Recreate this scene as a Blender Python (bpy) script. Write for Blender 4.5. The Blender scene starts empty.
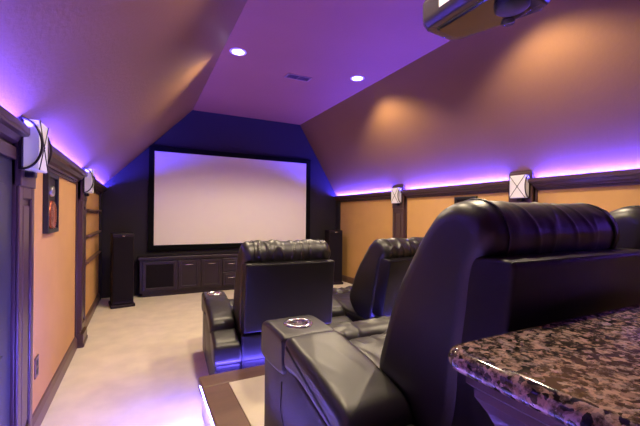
import bpy, bmesh, math, random
from mathutils import Vector, Matrix, noise
R = math.radians
SC = bpy.context.scene
C = SC.collection

# ------------------------------------------------------------------ camera
H = 1.33
yaw, roll = R(27.1), R(0.54)
cam_d = bpy.data.cameras.new('camera')
cam = bpy.data.objects.new('camera', cam_d); C.objects.link(cam); SC.camera = cam
cam_d.sensor_width = 36.0; cam_d.lens = 350/640*36.0
cam_d.shift_y = 2.7/640; cam_d.clip_start = 0.02
fwd = Vector((math.sin(yaw), math.cos(yaw), 0)); rt = Vector((math.cos(yaw), -math.sin(yaw), 0)); up = Vector((0, 0, 1))
rt2 = rt*math.cos(roll) + up*math.sin(roll); up2 = up*math.cos(roll) - rt*math.sin(roll)
m = Matrix((rt2, up2, -fwd)).transposed().to_4x4(); m.translation = (0, 0, H)
cam.matrix_world = m

# ------------------------------------------------------------------ world, exposure
w = bpy.data.worlds.new('world'); SC.world = w; w.use_nodes = True
w.node_tree.nodes['Background'].inputs[0].default_value = (0.05, 0.04, 0.06, 1)
w.node_tree.nodes['Background'].inputs[1].default_value = 0.3
SC.view_settings.view_transform = 'Standard'; SC.view_settings.look = 'None'
SC.view_settings.exposure = 0.0; SC.view_settings.gamma = 1.0; SC.view_settings.use_curve_mapping = False

# tuning numbers for the lamps the room has
CAN_W = 140.0                      # each recessed downlight
CAN_COL = (1.0, 0.80, 0.52)
COVE_COL = (0.055, 0.040, 1.0); COVE_E = 880.0
RISER_E = 750.0; NOSE_E = 260.0

# room numbers
XL, XR, T, YB = -0.57, 3.70, 6.45, -2.6
CZ, CX0, CX1 = 3.15, 0.79, 2.83
RAIL = 1.74                      # top of the cove rail
RH = 0.25                        # riser height

# ------------------------------------------------------------------ materials
def mat(name, col, rough=0.5, metal=0.0, spec=0.5, bump=None, coat=0.0, emis=None, var=None, sheen=0.0, ior=None, trans=0.0):
    m = bpy.data.materials.new(name); m.use_nodes = True
    nt = m.node_tree; b = nt.nodes['Principled BSDF']
    b.inputs['Base Color'].default_value = (*col, 1); b.inputs['Roughness'].default_value = rough
    b.inputs['Metallic'].default_value = metal; b.inputs['Specular IOR Level'].default_value = spec
    b.inputs['Coat Weight'].default_value = coat; b.inputs['Coat Roughness'].default_value = 0.15
    b.inputs['Sheen Weight'].default_value = sheen; b.inputs['Transmission Weight'].default_value = trans
    if emis:
        b.inputs['Emission Color'].default_value = (*emis[0], 1); b.inputs['Emission Strength'].default_value = emis[1]
    tc = nt.nodes.new('ShaderNodeTexCoord')
    if var:      # (scale, amount, stretch)
        n = nt.nodes.new('ShaderNodeTexNoise'); n.inputs['Scale'].default_value = var[0]; n.inputs['Detail'].default_value = 6
        mp = nt.nodes.new('ShaderNodeMapping'); mp.inputs['Scale'].default_value = var[2] if len(var) > 2 else (1, 1, 1)
        nt.links.new(tc.outputs['Object'], mp.inputs[0]); nt.links.new(mp.outputs[0], n.inputs['Vector'])
        r = nt.nodes.new('ShaderNodeValToRGB'); a = var[1]
        r.color_ramp.elements[0].position = 0.3; r.color_ramp.elements[1].position = 0.7
        r.color_ramp.elements[0].color = (*[c*(1-a) for c in col], 1); r.color_ramp.elements[1].color = (*[min(1, c*(1+a)) for c in col], 1)
        nt.links.new(n.outputs[0], r.inputs[0]); nt.links.new(r.outputs[0], b.inputs['Base Color'])
    if bump:     # (scale, strength, distance)
        n = nt.nodes.new('ShaderNodeTexNoise'); n.inputs['Scale'].default_value = bump[0]; n.inputs['Detail'].default_value = 4
        bp = nt.nodes.new('ShaderNodeBump'); bp.inputs['Strength'].default_value = bump[1]; bp.inputs['Distance'].default_value = bump[2]
        nt.links.new(tc.outputs['Object'], n.inputs['Vector']); nt.links.new(n.outputs[0], bp.inputs['Height'])
        nt.links.new(bp.outputs[0], b.inputs['Normal'])
    return m

M = {}
M['wall'] = mat('tan_wall_fabric', (0.56, 0.315, 0.11), 0.8, spec=0.2, bump=(60, 0.15, 0.004), var=(2.5, 0.06))
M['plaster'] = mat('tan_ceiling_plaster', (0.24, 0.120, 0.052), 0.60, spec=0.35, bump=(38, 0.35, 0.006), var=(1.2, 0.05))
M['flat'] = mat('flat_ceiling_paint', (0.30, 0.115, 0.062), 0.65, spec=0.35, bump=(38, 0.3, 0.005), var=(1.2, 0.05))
M['navy'] = mat('dark_screen_wall_paint', (0.022, 0.017, 0.024), 0.75, spec=0.3, bump=(50, 0.2, 0.003))
M['espresso'] = mat('espresso_wood_trim', (0.070, 0.036, 0.034), 0.32, spec=0.5, var=(6, 0.12, (1, 1, 0.1)))
M['cab'] = mat('dark_cabinet_wood', (0.020, 0.010, 0.024), 0.38, spec=0.5, var=(6, 0.25, (0.2, 1, 1)))
M['base'] = mat('brown_baseboard_wood', (0.13, 0.07, 0.05), 0.4, var=(8, 0.2, (1, 0.15, 1)))
M['riserwood'] = mat('brown_riser_wood', (0.20, 0.115, 0.08), 0.42, var=(9, 0.15, (0.3, 1, 1)))
M['carpet'] = mat('cream_carpet', (0.78, 0.70, 0.54), 0.95, spec=0.05, bump=(350, 0.5, 0.004), var=(5, 0.08), sheen=0.2)
M['door'] = mat('blue_grey_door_paint', (0.030, 0.028, 0.045), 0.4)
M['leather'] = mat('black_leather', (0.010, 0.008, 0.008), 0.42, spec=0.8, bump=(170, 0.22, 0.0015))
M['vinyl'] = mat('smooth_black_leather', (0.008, 0.006, 0.007), 0.42, spec=0.40, bump=(260, 0.12, 0.001))
M['steel'] = mat('brushed_steel', (0.75, 0.74, 0.72), 0.22, metal=1.0)
M['steel_dark'] = mat('dark_cup_interior', (0.55, 0.55, 0.55), 0.30, metal=1.0)
M['black'] = mat('black_plastic', (0.012, 0.012, 0.013), 0.4)
M['frame'] = mat('black_velvet_frame', (0.004, 0.004, 0.005), 0.9, spec=0.1)
M['screen'] = mat('white_screen_fabric', (0.88, 0.82, 0.80), 0.75, spec=0.2)
M['grille'] = mat('black_speaker_cloth', (0.010, 0.007, 0.012), 0.9, spec=0.15, bump=(500, 0.3, 0.001))
M['gloss'] = mat('satin_black_cabinet', (0.012, 0.005, 0.010), 0.4, spec=0.3)
M['glass'] = mat('frosted_white_glass', (0.66, 0.63, 0.64), 0.35, spec=0.5, emis=((1.0, 0.86, 0.78), 0.12))
M['iron'] = mat('dark_iron', (0.03, 0.02, 0.022), 0.35, metal=0.6)
M['proj'] = mat('charcoal_projector_shell', (0.05, 0.04, 0.04), 0.16, spec=0.6)
M['projdk'] = mat('black_projector_trim', (0.012, 0.011, 0.012), 0.12, spec=0.8)
M['paper'] = mat('white_paper_label', (0.72, 0.68, 0.60), 0.7)
M['whitering'] = mat('white_metal_trim_ring', (0.85, 0.82, 0.80), 0.4)
M['lamp'] = mat('lit_downlight_lamp', (1, 1, 1), 0.5, emis=((1.0, 0.90, 0.80), 14.0))
M['led'] = mat('violet_cove_led', (0.8, 0.7, 1), 0.5, emis=(COVE_COL, COVE_E))
M['ledr'] = mat('blue_riser_led', (0.8, 0.7, 1), 0.5, emis=((0.11, 0.09, 1.0), RISER_E))
M['lednose'] = mat('blue_nosing_led', (0.8, 0.7, 1), 0.5, emis=((0.13, 0.09, 1.0), NOSE_E))
M['pinkled'] = mat('pink_cove_led_tube', (1, 0.7, 1), 0.5, emis=((0.95, 0.42, 1.0), 1.6))
M['cone'] = mat('orange_glow_speaker_cone', (0.45, 0.12, 0.05), 0.25, metal=0.9)  # orange reflected glow put into the cone's own colour
M['vent'] = mat('painted_vent_metal', (0.30, 0.16, 0.13), 0.5)

M['ventdk'] = mat('vent_opening', (0.09, 0.05, 0.07), 0.7)

def granite():
    m = bpy.data.materials.new('polished_brown_granite'); m.use_nodes = True
    nt = m.node_tree; b = nt.nodes['Principled BSDF']; N = nt.nodes.new; L = nt.links.new
    tc = N('ShaderNodeTexCoord')
    nz = N('ShaderNodeTexNoise'); nz.inputs['Scale'].default_value = 22; nz.inputs['Detail'].default_value = 5
    mx = N('ShaderNodeMixRGB'); mx.inputs[0].default_value = 0.05
    L(tc.outputs['Object'], nz.inputs['Vector']); L(tc.outputs['Object'], mx.inputs[1]); L(nz.outputs['Color'], mx.inputs[2])
    v = N('ShaderNodeTexVoronoi'); v.inputs['Scale'].default_value = 100; L(mx.outputs[0], v.inputs['Vector'])
    r = N('ShaderNodeValToRGB'); e = r.color_ramp.elements
    sep = N('ShaderNodeSeparateColor'); L(v.outputs['Color'], sep.inputs[0])
    r.color_ramp.interpolation = 'LINEAR'
    e[0].position = 0.0; e[0].color = (0.012, 0.012, 0.016, 1); e[1].position = 1.0; e[1].color = (0.38, 0.26, 0.21, 1)
    for p, c in ((0.15, (0.02, 0.02, 0.025, 1)), (0.26, (0.12, 0.09, 0.08, 1)), (0.45, (0.42, 0.26, 0.20, 1)), (0.62, (0.50, 0.33, 0.26, 1)), (0.80, (0.22, 0.16, 0.15, 1)), (0.88, (0.42, 0.32, 0.28, 1))):
        x = e.new(p); x.color = c
    L(sep.outputs[0], r.inputs[0])
    n2 = N('ShaderNodeTexNoise'); n2.inputs['Scale'].default_value = 60; n2.inputs['Detail'].default_value = 8; n2.inputs['Roughness'].default_value = 0.7
    L(tc.outputs['Object'], n2.inputs['Vector'])
    r2 = N('ShaderNodeValToRGB'); r2.color_ramp.elements[0].position = 0.43; r2.color_ramp.elements[0].color = (0.05, 0.05, 0.06, 1)
    r2.color_ramp.elements[1].position = 0.55; r2.color_ramp.elements[1].color = (1, 1, 1, 1); L(n2.outputs[0], r2.inputs[0])
    mm = N('ShaderNodeMixRGB'); mm.blend_type = 'MULTIPLY'; mm.inputs[0].default_value = 0.9
    L(r.outputs[0], mm.inputs[1]); L(r2.outputs[0], mm.inputs[2]); L(mm.outputs[0], b.inputs['Base Color'])
    b.inputs['Roughness'].default_value = 0.10; b.inputs['Specular IOR Level'].default_value = 0.6
    return m
M['granite'] = granite()

# ------------------------------------------------------------------ helpers
LOWER = [0.0]
def link(name, bm, material, parent=None, smooth=False, loc=None, rz=None):
    if LOWER[0]:
        for v in bm.verts:
            if v.co.z > .06: v.co.z -= LOWER[0]*min(1, (v.co.z-.06)/.25)
    bmesh.ops.recalc_face_normals(bm, faces=bm.faces)
    me = bpy.data.meshes.new(name); bm.to_mesh(me); bm.free()
    for p in me.polygons: p.use_smooth = smooth and p.material_index == 0
    for p in me.polygons: p.material_index = 0
    me.materials.append(material if not isinstance(material, str) else M[material])
    o = bpy.data.objects.new(name, me); C.objects.link(o)
    if parent: o.parent = parent
    if loc: o.location = loc
    if rz is not None: o.rotation_euler = (0, 0, rz)
    return o
def tag(o, label=None, cat=None, group=None, kind=None):
    if label: o['label'] = label
    if cat: o['category'] = cat
    if group: o['group'] = group
    if kind: o['kind'] = kind
    return o
def empty(name, loc, label, cat, group=None, rz=0):
    o = bpy.data.objects.new(name, None); C.objects.link(o); o.location = loc; o.rotation_euler = (0, 0, rz)
    o.empty_display_size = 0.1
    return tag(o, label, cat, group)
def box(bm, x0, x1, y0, y1, z0, z1, bev=0.0, seg=2):
    b2 = bmesh.new()
    bmesh.ops.create_cube(b2, size=1)
    for v in b2.verts: v.co = Vector(((x0+x1)/2 + v.co.x*(x1-x0), (y0+y1)/2 + v.co.y*(y1-y0), (z0+z1)/2 + v.co.z*(z1-z0)))
    if bev > 0: bmesh.ops.bevel(b2, geom=list(b2.edges), offset=bev, segments=seg, affect='EDGES', profile=0.5)
    merge(bm, b2); return bm
def merge(bm, b2):
    me = bpy.data.meshes.new('t'); b2.to_mesh(me); b2.free(); bm.from_mesh(me); bpy.data.meshes.remove(me)
def B(*a, **k): return box(bmesh.new(), *a, **k)
def prism(bm, pts, axis, a0, a1, bev=0.0, seg=2):
    """closed outline extruded along an axis; pts are the other two coordinates in order"""
    b2 = bmesh.new()
    def P(p, a):
        return {'x': (a, p[0], p[1]), 'y': (p[0], a, p[1]), 'z': (p[0], p[1], a)}[axis]
    lo = [b2.verts.new(P(p, a0)) for p in pts]; hi = [b2.verts.new(P(p, a1)) for p in pts]
    n = len(pts)
    b2.faces.new(lo); b2.faces.new(hi[::-1])
    for i in range(n): b2.faces.new((lo[i], lo[(i+1) % n], hi[(i+1) % n], hi[i]))
    bmesh.ops.recalc_face_normals(b2, faces=b2.faces)
    if bev > 0: bmesh.ops.bevel(b2, geom=list(b2.edges), offset=bev, segments=seg, affect='EDGES', profile=0.5)
    merge(bm, b2); return bm
def tube(bm, pts, r, n=8):
    b2 = bmesh.new(); rings = []
    for i, p in enumerate(pts):
        p = Vector(p); a = Vector(pts[max(0, i-1)]); c = Vector(pts[min(len(pts)-1, i+1)])
        d = (c-a).normalized(); u = d.cross(Vector((0.3, 0.9, 0.31)) if abs(d.x) > 0.5 else Vector((1, 0.02, 0.03))).normalized(); v = d.cross(u)
        rings.append([b2.verts.new(p + u*r*math.cos(2*math.pi*k/n) + v*r*math.sin(2*math.pi*k/n)) for k in range(n)])
    for a, c in zip(rings, rings[1:]):
        for k in range(n): b2.faces.new((a[k], a[(k+1) % n], c[(k+1) % n], c[k]))
    b2.faces.new(rings[0]); b2.faces.new(rings[-1]); merge(bm, b2); return bm
def lathe(bm, prof, n=40, center=(0, 0, 0)):
    b2 = bmesh.new(); rings = []
    for r, z in prof:
        rings.append([b2.verts.new((center[0]+r*math.cos(2*math.pi*k/n), center[1]+r*math.sin(2*math.pi*k/n), center[2]+z)) for k in range(n)])
    for a, c in zip(rings, rings[1:]):
        for k in range(n): b2.faces.new((a[k], a[(k+1) % n], c[(k+1) % n], c[k]))
    merge(bm, b2); return bm
def catmull(pts, n):
    out = []; N_ = len(pts)
    for i in range(N_):
        p0, p1, p2, p3 = (Vector(pts[(i+k-1) % N_]) for k in range(4))
        for j in range(n):
            t = j/n
            out.append(0.5*((2*p1) + (-p0+p2)*t + (2*p0-5*p1+4*p2-p3)*t*t + (-p0+3*p1-3*p2+p3)*t**3))
    return out
def puff(prof, x0, x1, r, sub=6, nx=36, bulge=0.0, disp=None, crown=0.0):
    """closed smooth outline in (y,z) lofted along x with rounded ends, like a stuffed leather cushion"""
    P = catmull([(*p, 0) for p in prof], sub); cy = sum(p.x for p in P)/len(P); cz = sum(p.y for p in P)/len(P)
    n = len(P); nor = []
    for i in range(n):
        t = (P[(i+1) % n]-P[i-1]); nn = Vector((t.y, -t.x)); nn.normalize(); nor.append(nn)
    area = sum(P[i].x*P[(i+1) % n].y-P[(i+1) % n].x*P[i].y for i in range(n))
    sgn = 1 if area > 0 else -1
    st = []
    for k in range(7): a = k/6*math.pi/2; st.append((x0 + r*(1-math.sin(a)), r*(1-math.cos(a))))
    st = [(x0 + r*(1-math.cos(k/6*math.pi/2)), r*(1-math.sin(k/6*math.pi/2))) for k in range(7)]
    mid = [(x0+r + (x1-x0-2*r)*k/nx, 0) for k in range(1, nx)]
    st = st + mid + [(x0+x1-x, i) for x, i in st[::-1]]
    b = bmesh.new(); rings = []
    for x, ins in st:
        u = (x-x0)/(x1-x0); bl = bulge*(4*u*(1-u))
        ring = []
        for i in range(n):
            q = Vector((P[i].x, P[i].y)) + nor[i]*sgn*(bl-ins)
            if crown: q.y += crown*(4*u*(1-u))
            co = Vector((x, q.x, q.y))
            if disp:
                d = disp(co, i/n, u)*(1-ins/r if r else 1); co += Vector((0, nor[i].x, nor[i].y))*sgn*d
            ring.append(b.verts.new(co))
        rings.append(ring)
    for a, c in zip(rings, rings[1:]):
        for k in range(n): b.faces.new((a[k], a[(k+1) % n], c[(k+1) % n], c[k]))
    for ring, x in ((rings[0], x0), (rings[-1], x1)):
        f = b.faces.new(ring if x == x0 else ring[::-1])
        f.material_index = 1
    return b
def copy_tree(o, parent=None):
    c = o.copy(); C.objects.link(c); c.parent = parent
    for ch in list(o.children): copy_tree(ch, c)
    return c
_tc = [0]
def struct(name, bm, m_, smooth=False): return tag(link(name, bm, m_, smooth=smooth), kind='structure')
def trim(bm, m_, smooth=False):
    _tc[0] += 1; return struct('trim_%d' % _tc[0], bm, m_, smooth)

# ------------------------------------------------------------------ room shell
struct('floor', B(XL-.1, XR+.1, YB-.1, T+.1, -0.1, 0), 'carpet')
struct('wall_left', B(XL-.1, XL, YB, T, 0, RAIL), 'wall')
struct('wall_right', B(XR, XR+.1, YB, T, 0, RAIL), 'wall')
struct('wall_front', B(XL-.1, XR+.1, T, T+.1, 0, CZ), 'navy')
struct('wall_back', B(XL-.1, XR+.1, YB-.1, YB, 0, CZ), 'wall')
def slope(xa, za, xb, zb, bowl):
    """sloped plaster ceiling, eased into the flat one"""
    b = bmesh.new(); pts = []
    nseg = 14; d = Vector((xb-xa, zb-za)); nn = Vector((-d.y, d.x)).normalized()
    if nn.y < 0: nn = -nn
    for k in range(nseg+1):
        t = k/nseg; q = Vector((xa, za))+d*t + nn*bowl*4*t*(1-t); pts.append((q.x, q.y))
    outer = [(x + nn.x*0.1, z + nn.y*0.1) for x, z in pts]
    prism(b, pts + outer[::-1], 'y', YB, T); return b
struct('ceiling_left', slope(XL, RAIL-.005, CX0, CZ, 0.0), 'plaster')
struct('ceiling_right', slope(XR, RAIL-.005, CX1, CZ, 0.0), 'plaster')
struct('ceiling', B(CX0-.02, CX1+.02, YB, T, CZ, CZ+.1), 'flat')

# pilasters, cove rails, baseboards
PW = 0.265
PYS = {1: [-1.73, 0.27, 2.265, 4.30], -1: [-1.62, 0.38, 2.38, 4.40]}
for s, X in ((1, XL), (-1, XR)):
    PY = PYS[s]
    side = 'left' if s == 1 else 'right'
    def bx(a, b_, y0, y1, z0, z1, bev=0.004):
        x0, x1 = sorted((X+s*a, X+s*b_)); return x0, x1, y0, y1, z0, z1, bev
    # rail : moulded profile, runs the length of the room
    prof = [(0, RAIL-.10), (.018, RAIL-.10), (.022, RAIL-.085), (.040, RAIL-.075), (.052, RAIL-.05), (.070, RAIL-.045), (.075, RAIL-.035), (.075, RAIL-.004), (.070, RAIL), (.068, RAIL), (.065, RAIL-.028), (0, RAIL-.028)]
    trim(prism(bmesh.new(), [(X+s*a*1.27, z) for a, z in prof], 'y', YB, T), 'espresso')
    # baseboard
    bp = [(0, 0), (.022, 0), (.022, .085), (.016, .10), (.010, .115), (0, .12)]
    struct('baseboard_'+side, prism(bmesh.new(), [(X+s*a, z) for a, z in bp], 'y', YB, T), 'base')
    for py in PY:
        b = bmesh.new()
        box(b, *bx(0, .042, py-PW/2, py+PW/2, 0, RAIL+.02))
        # raised frame on the face leaving a sunk panel
        for (y0, y1, z0, z1) in ((py-PW/2, py-PW/2+.055, .16, 1.46), (py+PW/2-.055, py+PW/2, .16, 1.46), (py-PW/2+.055, py+PW/2-.055, 1.40, 1.46), (py-PW/2+.055, py+PW/2-.055, .16, .22)):
            box(b, *bx(.04, .056, y0, y1, z0, z1, .006))
        box(b, *bx(.04, .052, py-.055, py+.055, .25, 1.37, .008))
        box(b, *bx(0, .070, py-PW/2-.012, py+PW/2+.012, 0, .13, .005))
        box(b, *bx(0, .078, py-PW/2-.018, py+PW/2+.018, 0, .04, .008))
        box(b, *bx(.0, .062, py-PW/2, py+PW/2, 1.46, RAIL+.075, .004))
        # little pediment
        pts = [(py-PW/2, RAIL+.075), (py+PW/2, RAIL+.075), (py+PW/2-.05, RAIL+.115), (py-PW/2+.05, RAIL+.115)]
        x0, x1 = sorted((X, X+s*.062)); prism(b, pts, 'x', x0, x1, .003)
        trim(b, 'espresso')
    # dark frames around the tan wall panels
    b = bmesh.new()
    spans = [(YB, PY[0]), (PY[0], PY[1]), (PY[1], PY[2]), (PY[2], PY[3]), (PY[3], T)]
    for i, (a, c) in enumerate(spans):
        y0 = a + (PW/2 if i else 0); y1 = c - (PW/2 if i < 4 else 0)
        box(b, *bx(0, .014, y0, y0+.025, .12, RAIL-.10)); box(b, *bx(0, .014, y1-.025, y1, .12, RAIL-.10))
        box(b, *bx(0, .014, y0, y1, RAIL-.125, RAIL-.10))
    trim(b, 'espresso')

# dark corner boards where the side walls meet the screen wall
for s, X, n in ((1, XL, 0), (-1, XR, 1)):
    x0, x1 = sorted((X, X+s*.03)); trim(B(x0, x1, T-.16, T, 0, RAIL-.1, .004), 'navy')
# low dark door in the left wall, before the nearest pilaster
def door():
    y0, y1 = 1.05, 2.125
    d = struct('door_1', B(XL, XL+.03, y0, y1, .02, 1.58, .004), 'door')
    b = bmesh.new()
    for (a, c, z0, z1) in ((y0+.12, y1-.12, .16, .70), (y0+.12, y1-.12, .82, 1.46)):
        box(b, XL+.028, XL+.036, a, c, z0, z1, .004)
    link('door_panel', b, 'door', d)
    k = lathe(bmesh.new(), [(0, 0), (.012, 0), (.012, .03), (.026, .04), (.028, .055), (.018, .068), (0, .07)], 20)
    bmesh.ops.rotate(k, verts=k.verts, matrix=Matrix.Rotation(R(90), 3, 'Y'), cent=(0, 0, 0))
    bmesh.ops.translate(k, verts=k.verts, vec=(XL+.03, y0+.07, .95))
    link('door_handle', k, 'iron', d, True)
    b = bmesh.new()
    for (a, c, z0, z1) in ((y0-.07, y0, 0, 1.64), (y0, y1, 1.58, 1.64)): box(b, XL, XL+.045, a, c, z0, z1, .004)
    trim(b, 'espresso')
door()

# ------------------------------------------------------------------ cove lighting: a strip in each bay
def cove(s, X, y0, y1, label):
    e = empty('cove_light_strip', (X+s*.050, (y0+y1)/2, RAIL-.028), label, 'strip light', 'violet strip lights behind the wall rails')
    L = (y1-y0)/2
    link('light_tape', B(-.008, .008, -L, L, .008, .016), 'led', e)
    link('mounting_channel', B(-.010, .010, -L, L, 0, .008), 'whitering', e)
    return e
for s, X, sd in ((1, XL, 'left'), (-1, XR, 'right')):
    P = PYS[s]; g = PW/2+.01
    for y0, y1, t in ((P[0]+g, P[1]-g, 'second bay from the rear wall'), (P[1]+g, P[2]-g, 'bay beside the rear seats'),
                      (P[2]+g, P[3]-g, 'bay between the two visible pilasters'), (P[3]+g, T-.02, 'short bay next to the screen wall')):
        if s == 1 and y1 < 1: continue
        cove(s, X, y0, y1, 'violet glowing strip light on %s wall rail, %s' % (sd, t))

# ------------------------------------------------------------------ screen wall
SX0, SX1, SZ0, SZ1 = 0.193, 2.963, 0.813, 2.377
e = empty('projection_screen', ((SX0+SX1)/2, T, SZ0), 'large white fixed projection screen in a black frame on the dark wall', 'projection screen')
w_, h_ = (SX1-SX0)/2, SZ1-SZ0
link('screen_surface', B(-w_-.01, w_+.01, -.035, -.028, -.01, h_+.01), 'screen', e)
b = bmesh.new(); fw = .085
box(b, -w_-fw, -w_, -.055, -.005, -fw, h_+fw, .004); box(b, w_, w_+fw, -.055, -.005, -fw, h_+fw, .004)
box(b, -w_, w_, -.055, -.005, h_, h_+fw, .004); box(b, -w_, w_, -.055, -.005, -fw, 0, .004)
link('frame', b, 'frame', e)

# media cabinet under the screen
CY = 6.19
e = empty('media_cabinet', (0, 0, 0), 'low dark wood media cabinet with doors and drawers under the projection screen', 'cabinet')
b = B(-.01, 3.16, CY+.02, T-.003, .07, .60, .004); box(b, .03, 3.12, CY+.05, T-.003, 0, .07)
link('cabinet_body', b, 'cab', e)
b = B(-.035, 3.19, CY-.03, T-.003, .60, .645, .008); box(b, -.02, 3.175, CY-.015, T-.003, .585, .60, .003)
link('cabinet_top', b, 'cab', e)
def shaker(x0, x1, z0, z1, inner, name, m2):
    b = bmesh.new(); f = .05
    box(b, x0, x0+f, CY-.002, CY+.02, z0, z1, .004); box(b, x1-f, x1, CY-.002, CY+.02, z0, z1, .004)
    box(b, x0+f-.004, x1-f+.004, CY-.002, CY+.02, z1-f, z1, .004); box(b, x0+f-.004, x1-f+.004, CY-.002, CY+.02, z0, z0+f, .004)
    d = link(name, b, 'cab', e)
    link(inner, B(x0+f-.004, x1-f+.004, CY+.008, CY+.018, z0+f-.004, z1-f+.004), m2, d)
    return d
def pull(d, xc, z, L=.13):
    b = bmesh.new(); tube(b, [(xc-L/2, CY-.03, z), (xc+L/2, CY-.03, z)], .006, 10)
    for q in (-1, 1): tube(b, [(xc+q*(L/2-.02), CY-.03, z), (xc+q*(L/2-.02), CY, z)], .004, 8)
    link('handle', b, 'steel', d, True)
shaker(.03, .53, .10, .57, 'speaker_cloth', 'cabinet_door', 'grille')
shaker(2.62, 3.12, .10, .57, 'speaker_cloth', 'cabinet_door', 'grille')
for x0, x1 in ((.56, .89), (.92, 1.25), (1.90, 2.23), (2.26, 2.59)):
    d = shaker(x0, x1, .10, .57, 'door_panel', 'cabinet_door', 'cab'); pull(d, (x0+x1)/2, .50)
for x0, x1 in ((1.28, 1.57), (1.58, 1.87)):
    for z0, z1 in ((.10, .33), (.345, .57)):
        d = link('drawer', B(x0, x1, CY-.002, CY+.02, z0, z1, .006), 'cab', e)
        link('drawer_panel', B(x0+.04, x1-.04, CY-.008, CY-.001, z0+.04, z1-.04, .004), 'cab', d)
        pull(d, (x0+x1)/2, (z0+z1)/2+.02)

# floor-standing speakers
def tower(x, y, rz, label):
    e = empty('tower_speaker', (x, y, 0), label, 'speaker', 'floor-standing speakers beside the screen', rz)
    link('plinth', B(-.155, .155, -.19, .19, 0, .045, .012), 'gloss', e)
    link('speaker_cabinet', B(-.135, .135, -.165, .175, .045, 1.05, .012), 'gloss', e)
    link('grille', B(-.125, .125, -.182, -.166, .09, 1.0, .007), 'grille', e)
    bb = bmesh.new(); tube(bb, [(-.018, -.185, 1.015), (.018, -.185, 1.015)], .008, 10)
    link('badge', bb, 'steel', e, True)
    return e
tower(-.24, 5.86, R(8), 'tall black tower speaker left of the projection screen')
tower(3.40, 6.05, R(-12), 'tall black tower speaker right of the screen, behind the front recliners')

# ------------------------------------------------------------------ sconces on the pilasters
def sconce(s, X, py, label):
    e = empty('wall_sconce', (X+s*(.050 if s == 1 else .061), py-(.05 if s == 1 else .02), 1.66), label, 'wall light', 'boxy white glass sconces on the pilasters', 0 if s == 1 else math.pi)
    W, Z = .088, .12
    link('back_plate', B(0, .012, -W-.004, W+.004, -Z-.004, Z+.004, .003), 'iron', e)
    link('glass_shade', B(.010, .080, -W, W, -Z, Z, .006), 'glass', e)
    for q in (-1, 1):
        pts = [(.012+.080*math.sin(t/20*math.pi), q*(W+.005), -Z*math.cos(t/20*math.pi)) for t in range(21)]
        bb = bmesh.new(); tube(bb, pts, .0055, 8); box(bb, .010, .020, q*W-.008, q*W+.008, -Z, Z)
        link('side_bow', bb, 'iron', e, True)
    bb = bmesh.new()
    tube(bb, [(.081, -W, -Z), (.081, W, Z)], .003, 8); tube(bb, [(.081, -W, Z), (.081, W, -Z)], .003, 8)
    k = bmesh.new(); bmesh.ops.create_icosphere(k, subdivisions=2, radius=.006); bmesh.ops.translate(k, verts=k.verts, vec=(.081, 0, 0)); merge(bb, k)
    link('cross_bars', bb, 'iron', e, True)
    b = bmesh.new(); box(b, -.002, .05, -.03, .03, -Z-.035, -Z-.004, .008)
    link('lower_bracket', b, 'iron', e)
    return e
sconce(1, XL, PYS[1][2], 'frosted box sconce with curved iron bows on the nearer left pilaster')
sconce(1, XL, PYS[1][3], 'frosted box sconce on the far left pilaster near the screen wall')
sconce(-1, XR, PYS[-1][3], 'small frosted sconce with crossed bars on the farther right pilaster')
sconce(-1, XR, PYS[-1][2], 'frosted sconce with crossed bars on the right pilaster above the nearest recliner')

# speakers set in the side walls
def wallspk(s, X, y, z, hw, hh, label):
    e = empty('wall_speaker', (X+s*.0, y, z), label, 'speaker', None, 0 if s == 1 else math.pi)
    b = bmesh.new(); f = .03
    box(b, 0, .03, -hw, -hw+f, -hh, hh, .004); box(b, 0, .03, hw-f, hw, -hh, hh, .004)
    box(b, 0, .03, -hw+f, hw-f, hh-f, hh, .004); box(b, 0, .03, -hw+f, hw-f, -hh, -hh+f, .004)
    link('speaker_frame', b, 'black', e)
    link('baffle', B(0, .012, -hw+f, hw-f, -hh+f, hh-f), 'gloss', e)
    def disc(name, r, zc, m_):
        k = lathe(bmesh.new(), [(0, .004), (r*.25, .010), (r*.32, .004), (r*.82, .016), (r*.9, .02), (r, .014), (r*1.02, 0)], 32)
        bmesh.ops.rotate(k, verts=k.verts, matrix=Matrix.Rotation(R(90), 3, 'Y'), cent=(0, 0, 0)); bmesh.ops.translate(k, verts=k.verts, vec=(.010, 0, zc))
        link(name, k, m_, e, True)
    disc('woofer', hw*.62, -hh*.42, 'cone'); disc('tweeter', hw*.22, hh*.40, 'steel_dark')
    return e
wallspk(1, XL, 3.02, 1.40, .17, .205, 'black in-wall speaker with an orange reflection coloured into its cone on the left tan wall')
wallspk(-1, XR, 3.13, 1.385, .17, .205, 'black speaker on the right tan wall, top showing above the nearest recliner')
# three little dark ledges in the last left bay
for z, t in ((1.36, 'topmost'), (1.06, 'middle'), (.76, 'lowest')):
    b = B(XL, XL+.05, 4.72, 6.1, z, z+.022, .004); box(b, XL, XL+.014, 4.72, 6.1, z-.03, z, .003)
    tag(link('wall_ledge', b, 'base'), '%s thin brown ledge across the tan wall by the dark corner' % t, 'ledge', 'thin ledges on the far left wall')
# outlet low on the left wall
e = empty('wall_outlet', (XL, 2.72, .38), 'brown wall outlet low on the left tan wall', 'outlet')
link('cover_plate', B(0, .008, -.04, .04, -.065, .065, .004), 'base', e)
for q in (-1, 1): link('socket', B(.006, .011, -.018, .018, q*.027-.016, q*.027+.016, .004), 'black', e)

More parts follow.
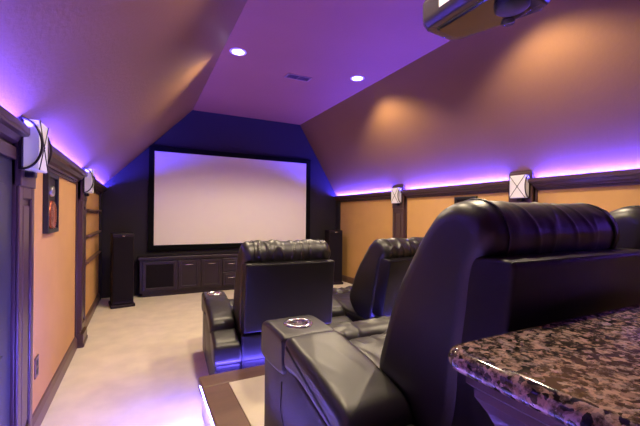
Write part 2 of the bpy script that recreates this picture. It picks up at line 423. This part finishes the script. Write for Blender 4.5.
# ------------------------------------------------------------------ ceiling fittings
def can(x, y, label):
    e = empty('recessed_light', (x, y, CZ), label, 'ceiling light', 'round recessed ceiling lights')
    link('trim_ring', lathe(bmesh.new(), [(.062, 0), (.066, -.006), (.088, -.006), (.092, -.002), (.092, 0)], 40), 'whitering', e, True)
    link('lamp', lathe(bmesh.new(), [(0, -.012), (.03, -.011), (.055, -.006), (.064, 0)], 32), 'lamp', e, True)
    ld = bpy.data.lights.new('downlight', 'SPOT'); ld.energy = CAN_W; ld.color = CAN_COL; ld.spot_size = R(142); ld.spot_blend = 0.35; ld.shadow_soft_size = .06
    lo = bpy.data.objects.new('downlight', ld); C.objects.link(lo); lo.parent = e; lo.location = (0, 0, -.05)
    return e
can(.95, 3.90, 'round lit recessed ceiling light at left, nearer the left slope')
can(2.53, 3.90, 'round lit recessed ceiling light at right, nearer the right slope')
for x in (.95, 2.53):
    for y, t in ((1.75, 'over the rear seats'),):
        can(x, y, 'lit recessed ceiling light %s, %s side, out of frame' % (t, 'left' if x < 1 else 'right'))
e = empty('ceiling_vent', (1.83, 4.24, CZ), 'small rectangular air vent in the flat ceiling between the two lights', 'vent', None, 0)
b = bmesh.new()
for a in ((-.17, .17, -.075, -.06), (-.17, .17, .06, .075), (-.17, -.15, -.06, .06), (.15, .17, -.06, .06), (-.006, .006, -.06, .06)): box(b, *a, -.010, 0, .002)
link('vent_frame', b, 'vent', e)
link('backing', B(-.15, .15, -.06, .06, -.003, 0), 'ventdk', e)
for i in range(5):
    b = bmesh.new(); y = -.045+i*.0225
    prism(b, [(y-.006, -.009), (y+.004, -.002), (y+.006, -.002), (y-.004, -.009)], 'x', -.15, .15); link('slat', b, 'vent', e)

# projector hanging from the flat ceiling
e = empty('projector', (1.565, 1.235, 2.345), 'dark boxy projector hanging from the ceiling, seen from below', 'projector')
outl = [(-.20, .22), (-.17, .25), (.04, .265), (.085, .22), (.215, -.20), (.19, -.26), (-.20, -.26)]
def ins(pts, d):
    cx, cy = sum(p[0] for p in pts)/len(pts), sum(p[1] for p in pts)/len(pts); return [(cx+(x-cx)*(1-d), cy+(y-cy)*(1-d)) for x, y in pts]
def loft(levels):
    b = bmesh.new(); rings = [[b.verts.new((x, y, z)) for x, y in pts] for pts, z in levels]; n = len(rings[0])
    b.faces.new(rings[0]); b.faces.new(rings[-1])
    for a, c in zip(rings, rings[1:]):
        for k in range(n): b.faces.new((a[k], a[(k+1) % n], c[(k+1) % n], c[k]))
    bmesh.ops.recalc_face_normals(b, faces=b.faces); bmesh.ops.bevel(b, geom=list(b.edges), offset=.006, segments=3, affect='EDGES', profile=.5); return b
link('shell', loft([(ins(outl, .10), .012), (ins(outl, .02), .045), (outl, .06), (outl, .15), (ins(outl, .06), .175)]), 'proj', e)
link('bottom_panel', loft([(ins(outl, .34), .0), (ins(outl, .26), .014)]), 'projdk', e)
b = bmesh.new(); lathe(b, [(0, -.030), (.065, -.030), (.076, -.022), (.078, 0), (.078, .014)], 36, (-.01, -.17, 0)); link('adjustment_foot', b, 'black', e, True)
b = bmesh.new(); lathe(b, [(0, -.012), (.03, -.012), (.034, 0), (.034, .014)], 24, (.12, -.06, 0)); link('adjustment_foot', b, 'proj', e, True)
k = lathe(bmesh.new(), [(0, .0), (.03, .004), (.042, .012), (.050, .03), (.052, 0), (.052, -.04)], 32)
bmesh.ops.rotate(k, verts=k.verts, matrix=Matrix.Rotation(R(-90), 3, 'X'), cent=(0, 0, 0)); bmesh.ops.translate(k, verts=k.verts, vec=(-.06, .255, .105)); link('lens', k, 'projdk', e, True)
b = bmesh.new(); tube(b, [(x, y, .056) for x, y in [(.0, .262), (.04, .266), (.086, .221), (.216, -.20), (.19, -.262)]], .009, 10); link('added_glint_edge', b, 'projdk', e, True)  # glossy bead added along the lower edge to catch the cove light
link('paper_label', B(-.203, -.199, .03, .10, .068, .142), 'paper', e)
b = bmesh.new(); box(b, -.206, -.198, -.20, -.04, .072, .138, .002); link('vent_grille', b, 'black', e)
b = bmesh.new()
tube(b, [(0, 0, .17), (0, 0, .79)], .022, 20); box(b, -.09, .09, -.09, .09, .172, .186, .003); lathe(b, [(.08, .79), (.08, .775), (.03, .765), (.022, .74)], 32)
link('ceiling_mount', b, 'black', e, True)

# ------------------------------------------------------------------ riser
RX, RY = .35, 2.44
cb_ = B(RX+.02, XR-.02, YB, RY-.03, 0, RH-.035)
b = bmesh.new(); box(b, RX, XR-.02, RY-.165, RY, RH-.035, RH, .008); box(b, RX, RX+.165, YB, RY-.165, RH-.035, RH, .008)
rz_ = struct('riser_platform', b, 'riserwood'); link('riser_side', cb_, 'carpet', rz_)
link('riser_carpet', B(RX+.165, XR-.02, YB, RY-.165, RH-.03, RH-.002), 'carpet', rz_)
e = empty('riser_light_strip', (RX, 0, 0), 'blue strip light under the nosing of the seating riser', 'strip light')
link('light_tape', B(.004, .016, YB+.1, RY-.05, RH-.047, RH-.038), 'ledr', e)
link('light_tape', B(.02, XR-RX-.05, RY+.001, RY+.009, RH-.018, RH-.008), 'lednose', e)

# ------------------------------------------------------------------ recliners
SEATW = .715
def wr(seed, amp, fx, fp, where=None):
    """leather creases: ridged noise stretched around the cushion"""
    def f(co, p, u):
        q = Vector((co.x*fx, co.y*fp, co.z*fp+seed))
        n = noise.noise(q); r = 1-abs(noise.noise(q*1.9+Vector((3, 7, seed)))*2)
        a = (n*0.7 + (r**3)*0.8 - 0.4)*amp
        return a*(where(co, p, u) if where else 1)
    return f
BACK = [(-.03, .55), (-.06, .70), (-.12, .86), (-.20, 1.0), (-.265, 1.10), (-.325, 1.16), (-.40, 1.182), (-.465, 1.160), (-.505, 1.105), (-.505, 1.05),
        (-.475, .98), (-.46, .86), (-.44, .72), (-.42, .55), (-.36, .42), (-.16, .42)]
def cut(o, c):
    """a real round well for the cup, cut once and baked into the mesh"""
    k = bmesh.new(); bmesh.ops.create_cone(k, cap_ends=True, segments=48, radius1=.050, radius2=.050, depth=.18)
    bmesh.ops.translate(k, verts=k.verts, vec=(c[0], c[1], c[2]+.012-LOWER[0]))
    me = bpy.data.meshes.new('k'); k.to_mesh(me); k.free(); ko = bpy.data.objects.new('k', me); C.objects.link(ko)
    ko.matrix_world = Matrix.Identity(4)
    par = o.parent; o.parent = None
    md = o.modifiers.new('b', 'BOOLEAN'); md.operation = 'DIFFERENCE'; md.object = ko; md.solver = 'EXACT'
    bpy.context.view_layer.update(); dg = bpy.context.evaluated_depsgraph_get()
    new = bpy.data.meshes.new_from_object(o.evaluated_get(dg), depsgraph=dg); o.modifiers.clear(); o.data = new; o.parent = par
    bpy.data.objects.remove(ko)
def arm(e, x0, AW):
    x1 = x0+AW
    b = bmesh.new()
    # body: front stump, sloping middle, lower tail
    prism(b, [(.53, .02), (.53, .60), (.25, .60), (.23, .53), (-.24, .43), (-.24, .44), (-.47, .40), (-.50, .30), (-.50, .02)], 'x', x0+.008, x1-.008, .018, 3)
    a = link('armrest', b, 'vinyl', e, True)
    # console block with the cup holder
    blk = puff([(.545, .46), (.55, .56), (.535, .615), (.48, .632), (.38, .632), (.28, .628), (.25, .61), (.245, .54), (.25, .47), (.40, .45)], x0-.004, x1+.004, .022, 5, 14, disp=wr(2, .002, 6, 6))
    # hole for the cup is drawn by the steel liner standing just proud of the leather
    cb = link('console_block', blk, 'leather', a, True)
    cx, cy, cz = (x0+x1)/2, .39, .630
    cut(cb, (cx, cy, cz)); cut(a, (cx, cy, cz))
    rim = lathe(bmesh.new(), [(.044, -.03), (.044, .002), (.048, .008), (.056, .010), (.064, .008), (.068, .003), (.068, -.004)], 48, (cx, cy, cz))
    c = link('cup_holder', rim, 'steel', a, True)
    link('cup_liner', lathe(bmesh.new(), [(0, -.075), (.040, -.075), (.045, -.070), (.0475, -.01), (.0475, .002)], 40, (cx, cy, cz)), 'steel_dark', c, True)
    pad = puff([(.245, .50), (.25, .60), (.225, .632), (.12, .622), (-.02, .602), (-.14, .575), (-.22, .550), (-.255, .50), (-.24, .44), (-.10, .46), (.10, .50)], x0-.004, x1+.004, .035, 6, 18, disp=wr(5, .003, 5, 5), bulge=.004)
    link('arm_pad', pad, 'leather', a, True)
    tail = puff([(-.25, .36), (-.245, .46), (-.28, .49), (-.38, .475), (-.46, .45), (-.495, .40), (-.50, .30), (-.35, .30)], x0, x1, .025, 5, 12, disp=wr(9, .002, 6, 6))
    link('arm_tail', tail, 'leather', a, True)
    bb = bmesh.new(); tube(bb, [(x0+.008, .285, .43), (x0+.008, .30, .30), (x0+.008, .21, .16), (x0+.008, .12, .05)], .003, 6)
    link('welt', bb, 'leather', a, True)
    return a
def recliner(loc, rz, label, group, arms=(True, True), recl=0.0, seed=0.0, AW=.24, AR=None):
    """origin on the ground midway along the depth, at the left end of the left armrest's inner face"""
    e = empty('recliner', loc, label, 'recliner', group, rz)
    W = SEATW
    s0, s1 = 0.0, W
    b = B(s0-.004, s1+.004, -.49, .46, .03, .44, .02); box(b, s0+.05, s1-.05, -.44, .40, 0, .03)
    box(b, s0-.004, s1+.004, -.495, -.43, .30, .50, .015)
    link('seat_base', b, 'vinyl', e)
    seat = puff([(.42, .34), (.43, .46), (.36, .505), (.2, .50), (0, .485), (-.2, .48), (-.3, .42), (-.2, .34), (.1, .33)], s0+.006, s1-.006, .05, 7, 44, disp=wr(1+seed, .012, 5, 4), crown=.02)
    link('seat_cushion', seat, 'leather', e, True)
    foot = puff([(.40, .12), (.56, .12), (.62, .25), (.635, .40), (.60, .50), (.52, .535), (.44, .52), (.40, .46), (.39, .30)], s0+.012, s1-.012, .05, 7, 44, disp=wr(4+seed, .016, 6, 5), crown=.012)
    link('footrest', foot, 'leather', e, True)
    # the tilting back, built upright and swung about its foot
    rot = Matrix.Rotation(-recl, 3, 'X') if recl else None
    piv = Vector((0, -.35, .40))
    def swing(bm):
        if rot is not None: bmesh.ops.rotate(bm, verts=bm.verts, matrix=rot.inverted(), cent=piv)
        return bm
    def headmask(co, p, u):
        return .45 + .55*min(1, max(0, (co.z-.95)/.12))
    bc = puff(BACK, s0-.002, s1+.002, .060, 9, 84, disp=wr(7+seed, .006 if seed < 5 else .014, 7, 3.0, headmask), crown=.0)
    bk = link('back_cushion', swing(bc), 'leather', e, True)
    # welts along the two ends of the head roll
    P = catmull([(*p, 0) for p in BACK], 8)
    for x in (s0+.085, s1-.085):
        pts = [(x, p.x, p.y) for p in P[6:88]]
        cy = -.32; cz = .85
        bb = bmesh.new(); tube(bb, [(x, y+(y-cy)*.006, z+(z-cz)*.006) for x, y, z in pts], .0035, 6)
        link('welt', swing(bb), 'leather', bk, True)
    sh = [(-.575, 1.02), (-.56, 1.03), (-.46, 1.03), (-.36, .94), (-.34, .76), (-.30, .60), (-.28, .52), (-.46, .505), (-.52, .52), (-.53, .60), (-.55, .80)]
    b = prism(bmesh.new(), sh, 'x', s0+.008, s1-.008, .012, 3)
    s_ = link('back_shell', swing(b), 'vinyl', e, True)
    if arms[0]: arm(e, -AW, AW)
    if arms[1]: arm(e, W+.002, AR or AW)
    return e
LOWER[0] = .05     # recliner heights are trimmed by this much above the base
GR, GF = 'rear row recliners on the riser', 'front row recliners'
recliner((.78, 1.10, RH-.002), 0, 'nearest black leather recliner on the riser, beside the granite bar', GR, (True, True), 0, 0, .252, .24)
recliner((1.752, 1.10, RH-.002), 0, 'black recliner at the right edge, only its head roll showing', GR, (False, True), 0, 3.3)
recliner((.70, 3.02, 0), R(-4), 'upright black leather recliner in front of the screen, left in the front row', GF, (True, True), 0, 6.1, .20, .26)
recliner((1.80, 2.97, 0), R(6), 'black recliner tilted back beside the tan wall, second in the front row', GF, (False, True), R(5), 8.7, .20)

LOWER[0] = 0.0
# ------------------------------------------------------------------ granite bar
GX, GY, GZ = .50, .485, 1.09
e = empty('bar_counter', (GX, GY, RH-.002), 'dark wood bar front with stepped moulding under the granite top', 'bar')
z0 = 0
zt = GZ-.042-RH+.002
b = B(.10, XR-.1-GX, -.55, -.10, 0, zt-.10, .006)
link('bar_body', b, 'espresso', e)
levels = [(.10, zt-.16), (.085, zt-.15), (.085, zt-.115), (.075, zt-.105), (.060, zt-.07), (.045, zt-.045), (.045, zt-.03), (.035, zt-.022), (.035, zt)]
b = bmesh.new(); rings = []
for d, z in levels:
    rings.append([b.verts.new(p) for p in ((d, -d, z), (XR-.1-GX, -d, z), (XR-.1-GX, -.65+d, z), (d, -.65+d, z))])
for a, c in zip(rings, rings[1:]):
    for k in range(4): b.faces.new((a[k], a[(k+1) % 4], c[(k+1) % 4], c[k]))
b.faces.new(rings[0]); b.faces.new(rings[-1])
link('crown_moulding', b, 'espresso', e)
# countertop with a rounded front corner and bullnose edge
pts = []
rr = .045
for k in range(9): a = math.pi - k/8*math.pi/2; pts.append((rr+rr*math.cos(a), -rr+rr*math.sin(a)))
X1 = XR-.1-GX
pts += [(X1, 0), (X1, -.70), (0, -.70)]
b = bmesh.new(); rings = []; t = .042
for k in range(13):
    a = -math.pi/2 + math.pi*k/12; d = (t/2)*(1-math.cos(a)); zz = t/2 + t/2*math.sin(a)
    ring = []
    for x, y in pts:
        # inset towards the inside, larger radius at the corner kept round
        xi = x; yi = y
        if x < rr+1e-6 or y > -rr-1e-6 or True:
            cx = min(max(x, rr), X1-rr); cy = min(max(y, -.70+rr), -rr)
            v = Vector((x-cx, y-cy)); L = v.length
            if L > 1e-6: v = v*(max(L-d, 0)/L) if L < rr*1.2 else Vector((v.x*(1-d/rr), v.y*(1-d/rr)))
            xi, yi = cx+v.x, cy+v.y
        ring.append(b.verts.new((xi, yi, zz)))
    rings.append(ring)
n = len(pts)
for a, c in zip(rings, rings[1:]):
    for k in range(n): b.faces.new((a[k], a[(k+1) % n], c[(k+1) % n], c[k]))
b.faces.new(rings[0]); b.faces.new(rings[-1])
o = link('granite_countertop', b, 'granite', None, True, (GX, GY, GZ-t))
tag(o, 'polished brown and black granite countertop behind the nearest recliner', 'countertop')
